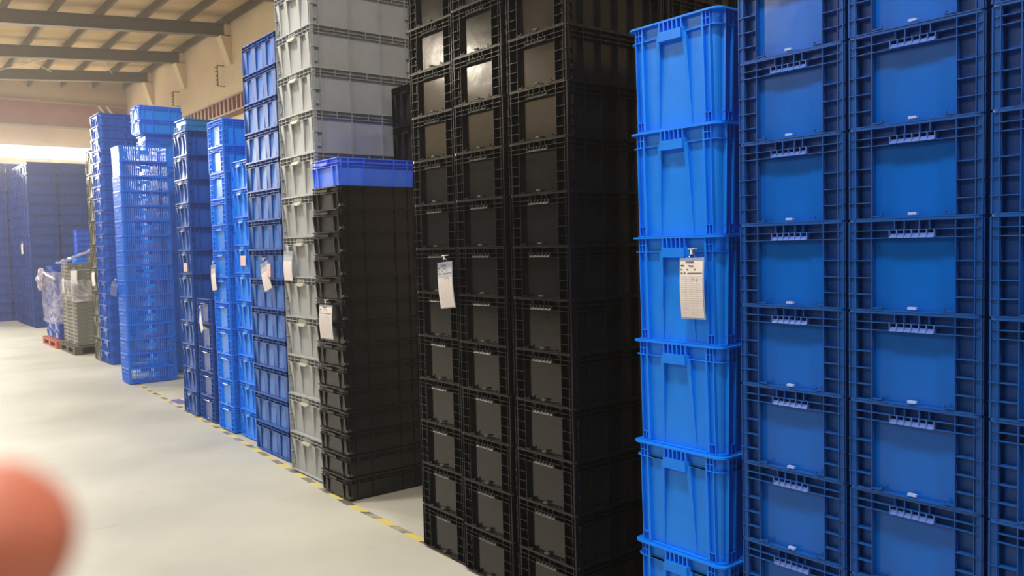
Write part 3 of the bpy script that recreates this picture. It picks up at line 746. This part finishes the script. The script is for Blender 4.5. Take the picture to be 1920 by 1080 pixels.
def sticker(x, y, z, w, h, label):
    bm = bmesh.new(); hexa(bm, [(x-.001, y+w/2, z-h/2), (x, y+w/2, z-h/2), (x, y-w/2, z-h/2), (x-.004, y-w/2, z-h/2), (x-.001, y+w/2, z+h/2), (x, y+w/2, z+h/2), (x, y-w/2, z+h/2), (x-.001, y-w/2, z+h/2)])
    tag(obj('paper_label', mesh('paper_label', bm, m_pink)), label, 'label', 'pink paper labels')
sticker(2.599, 6.930, 1.535, .12, .085, 'pink paper label on the shorter bright blue column')
sticker(2.579, 8.430, 1.470, .11, .085, 'pink paper label on the tall dark blue column')
sticker(2.485, 6.105, 1.465, .075, .10, 'pink paper label beside the crumpled sleeve on wide-ribbed crates')

# ------------------------------------------------------------------ a hand close to the lens: blurred fingertip at the lower left
def camp(px, py, d):
    """point d metres in front of the lens along the ray through a pixel (used to place the hand in space)"""
    v = fwd+right*((px-960)/FPX)-up*((py-540)/FPX)
    return CAM+v*d
m_skin = bpy.data.materials.new('skin'); m_skin.use_nodes = True; b = m_skin.node_tree.nodes['Principled BSDF']
b.inputs['Base Color'].default_value = lin((204, 122, 100)); b.inputs['Roughness'].default_value = .5
b.inputs['Subsurface Weight'].default_value = .25; b.inputs['Subsurface Radius'].default_value = (.01, .004, .002); b.inputs['Subsurface Scale'].default_value = .5
D = .092
tip = camp(66, 895, D)                       # centre of the fingertip pad
e_r, e_u, e_f = right, up, fwd
def H_(r_, u_, f_): return tip+e_r*r_+e_u*u_+e_f*f_
verts, edges, rad = [], [], []
def chain(pts, rs, root=None):
    prev = root
    for p, r_ in zip(pts, rs):
        verts.append(p); rad.append(r_); i = len(verts)-1
        if prev is not None: edges.append((prev, i))
        prev = i
    return prev
# palm skeleton (below and left of the picture)
verts.append(H_(-.070, -.100, -.035)); rad.append(.021); wrist = 0
palm = chain([H_(-.052, -.078, -.020)], [.024], wrist)
arm = chain([H_(-.105, -.150, -.075), H_(-.17, -.235, -.15)], [.026, .034], wrist)
k1 = chain([H_(-.040, -.050, -.006), H_(-.026, -.030, .002), H_(-.010, -.012, .002), H_(0, 0, 0)], [.0115, .0106, .0104, .0104], palm)       # index
k2 = chain([H_(-.046, -.050, -.004), H_(-.044, -.018, .006), H_(-.040, .000, -.008), H_(-.038, -.006, -.022)], [.0115, .0098, .0088, .0072], palm)  # middle, curled
k3 = chain([H_(-.066, -.056, -.008), H_(-.066, -.028, .002), H_(-.062, -.012, -.012), H_(-.058, -.020, -.026)], [.0108, .0092, .0082, .0068], palm)  # ring
k4 = chain([H_(-.084, -.070, -.014), H_(-.086, -.047, -.008), H_(-.081, -.036, -.022), H_(-.076, -.044, -.032)], [.0098, .0082, .0074, .0060], palm)  # little
k5 = chain([H_(-.036, -.092, -.022), H_(-.014, -.084, -.026), H_(.004, -.070, -.028)], [.0125, .0105, .0082], palm)     # thumb
me = bpy.data.meshes.new('hand'); me.from_pydata([tuple(v-tip) for v in verts], edges, []); me.update()
hand = obj('hand', me, None, tip); me.materials.append(m_skin)
sk = hand.modifiers.new('Skin', 'SKIN'); sk.use_smooth_shade = True
for i, r_ in enumerate(rad): me.skin_vertices[0].data[i].radius = (r_, r_)
me.skin_vertices[0].data[0].use_root = True
sb = hand.modifiers.new('Subdivision', 'SUBSURF'); sb.levels = 2; sb.render_levels = 3
tag(hand, 'blurred pink fingertip of a person close to the lens, lower left', 'person')
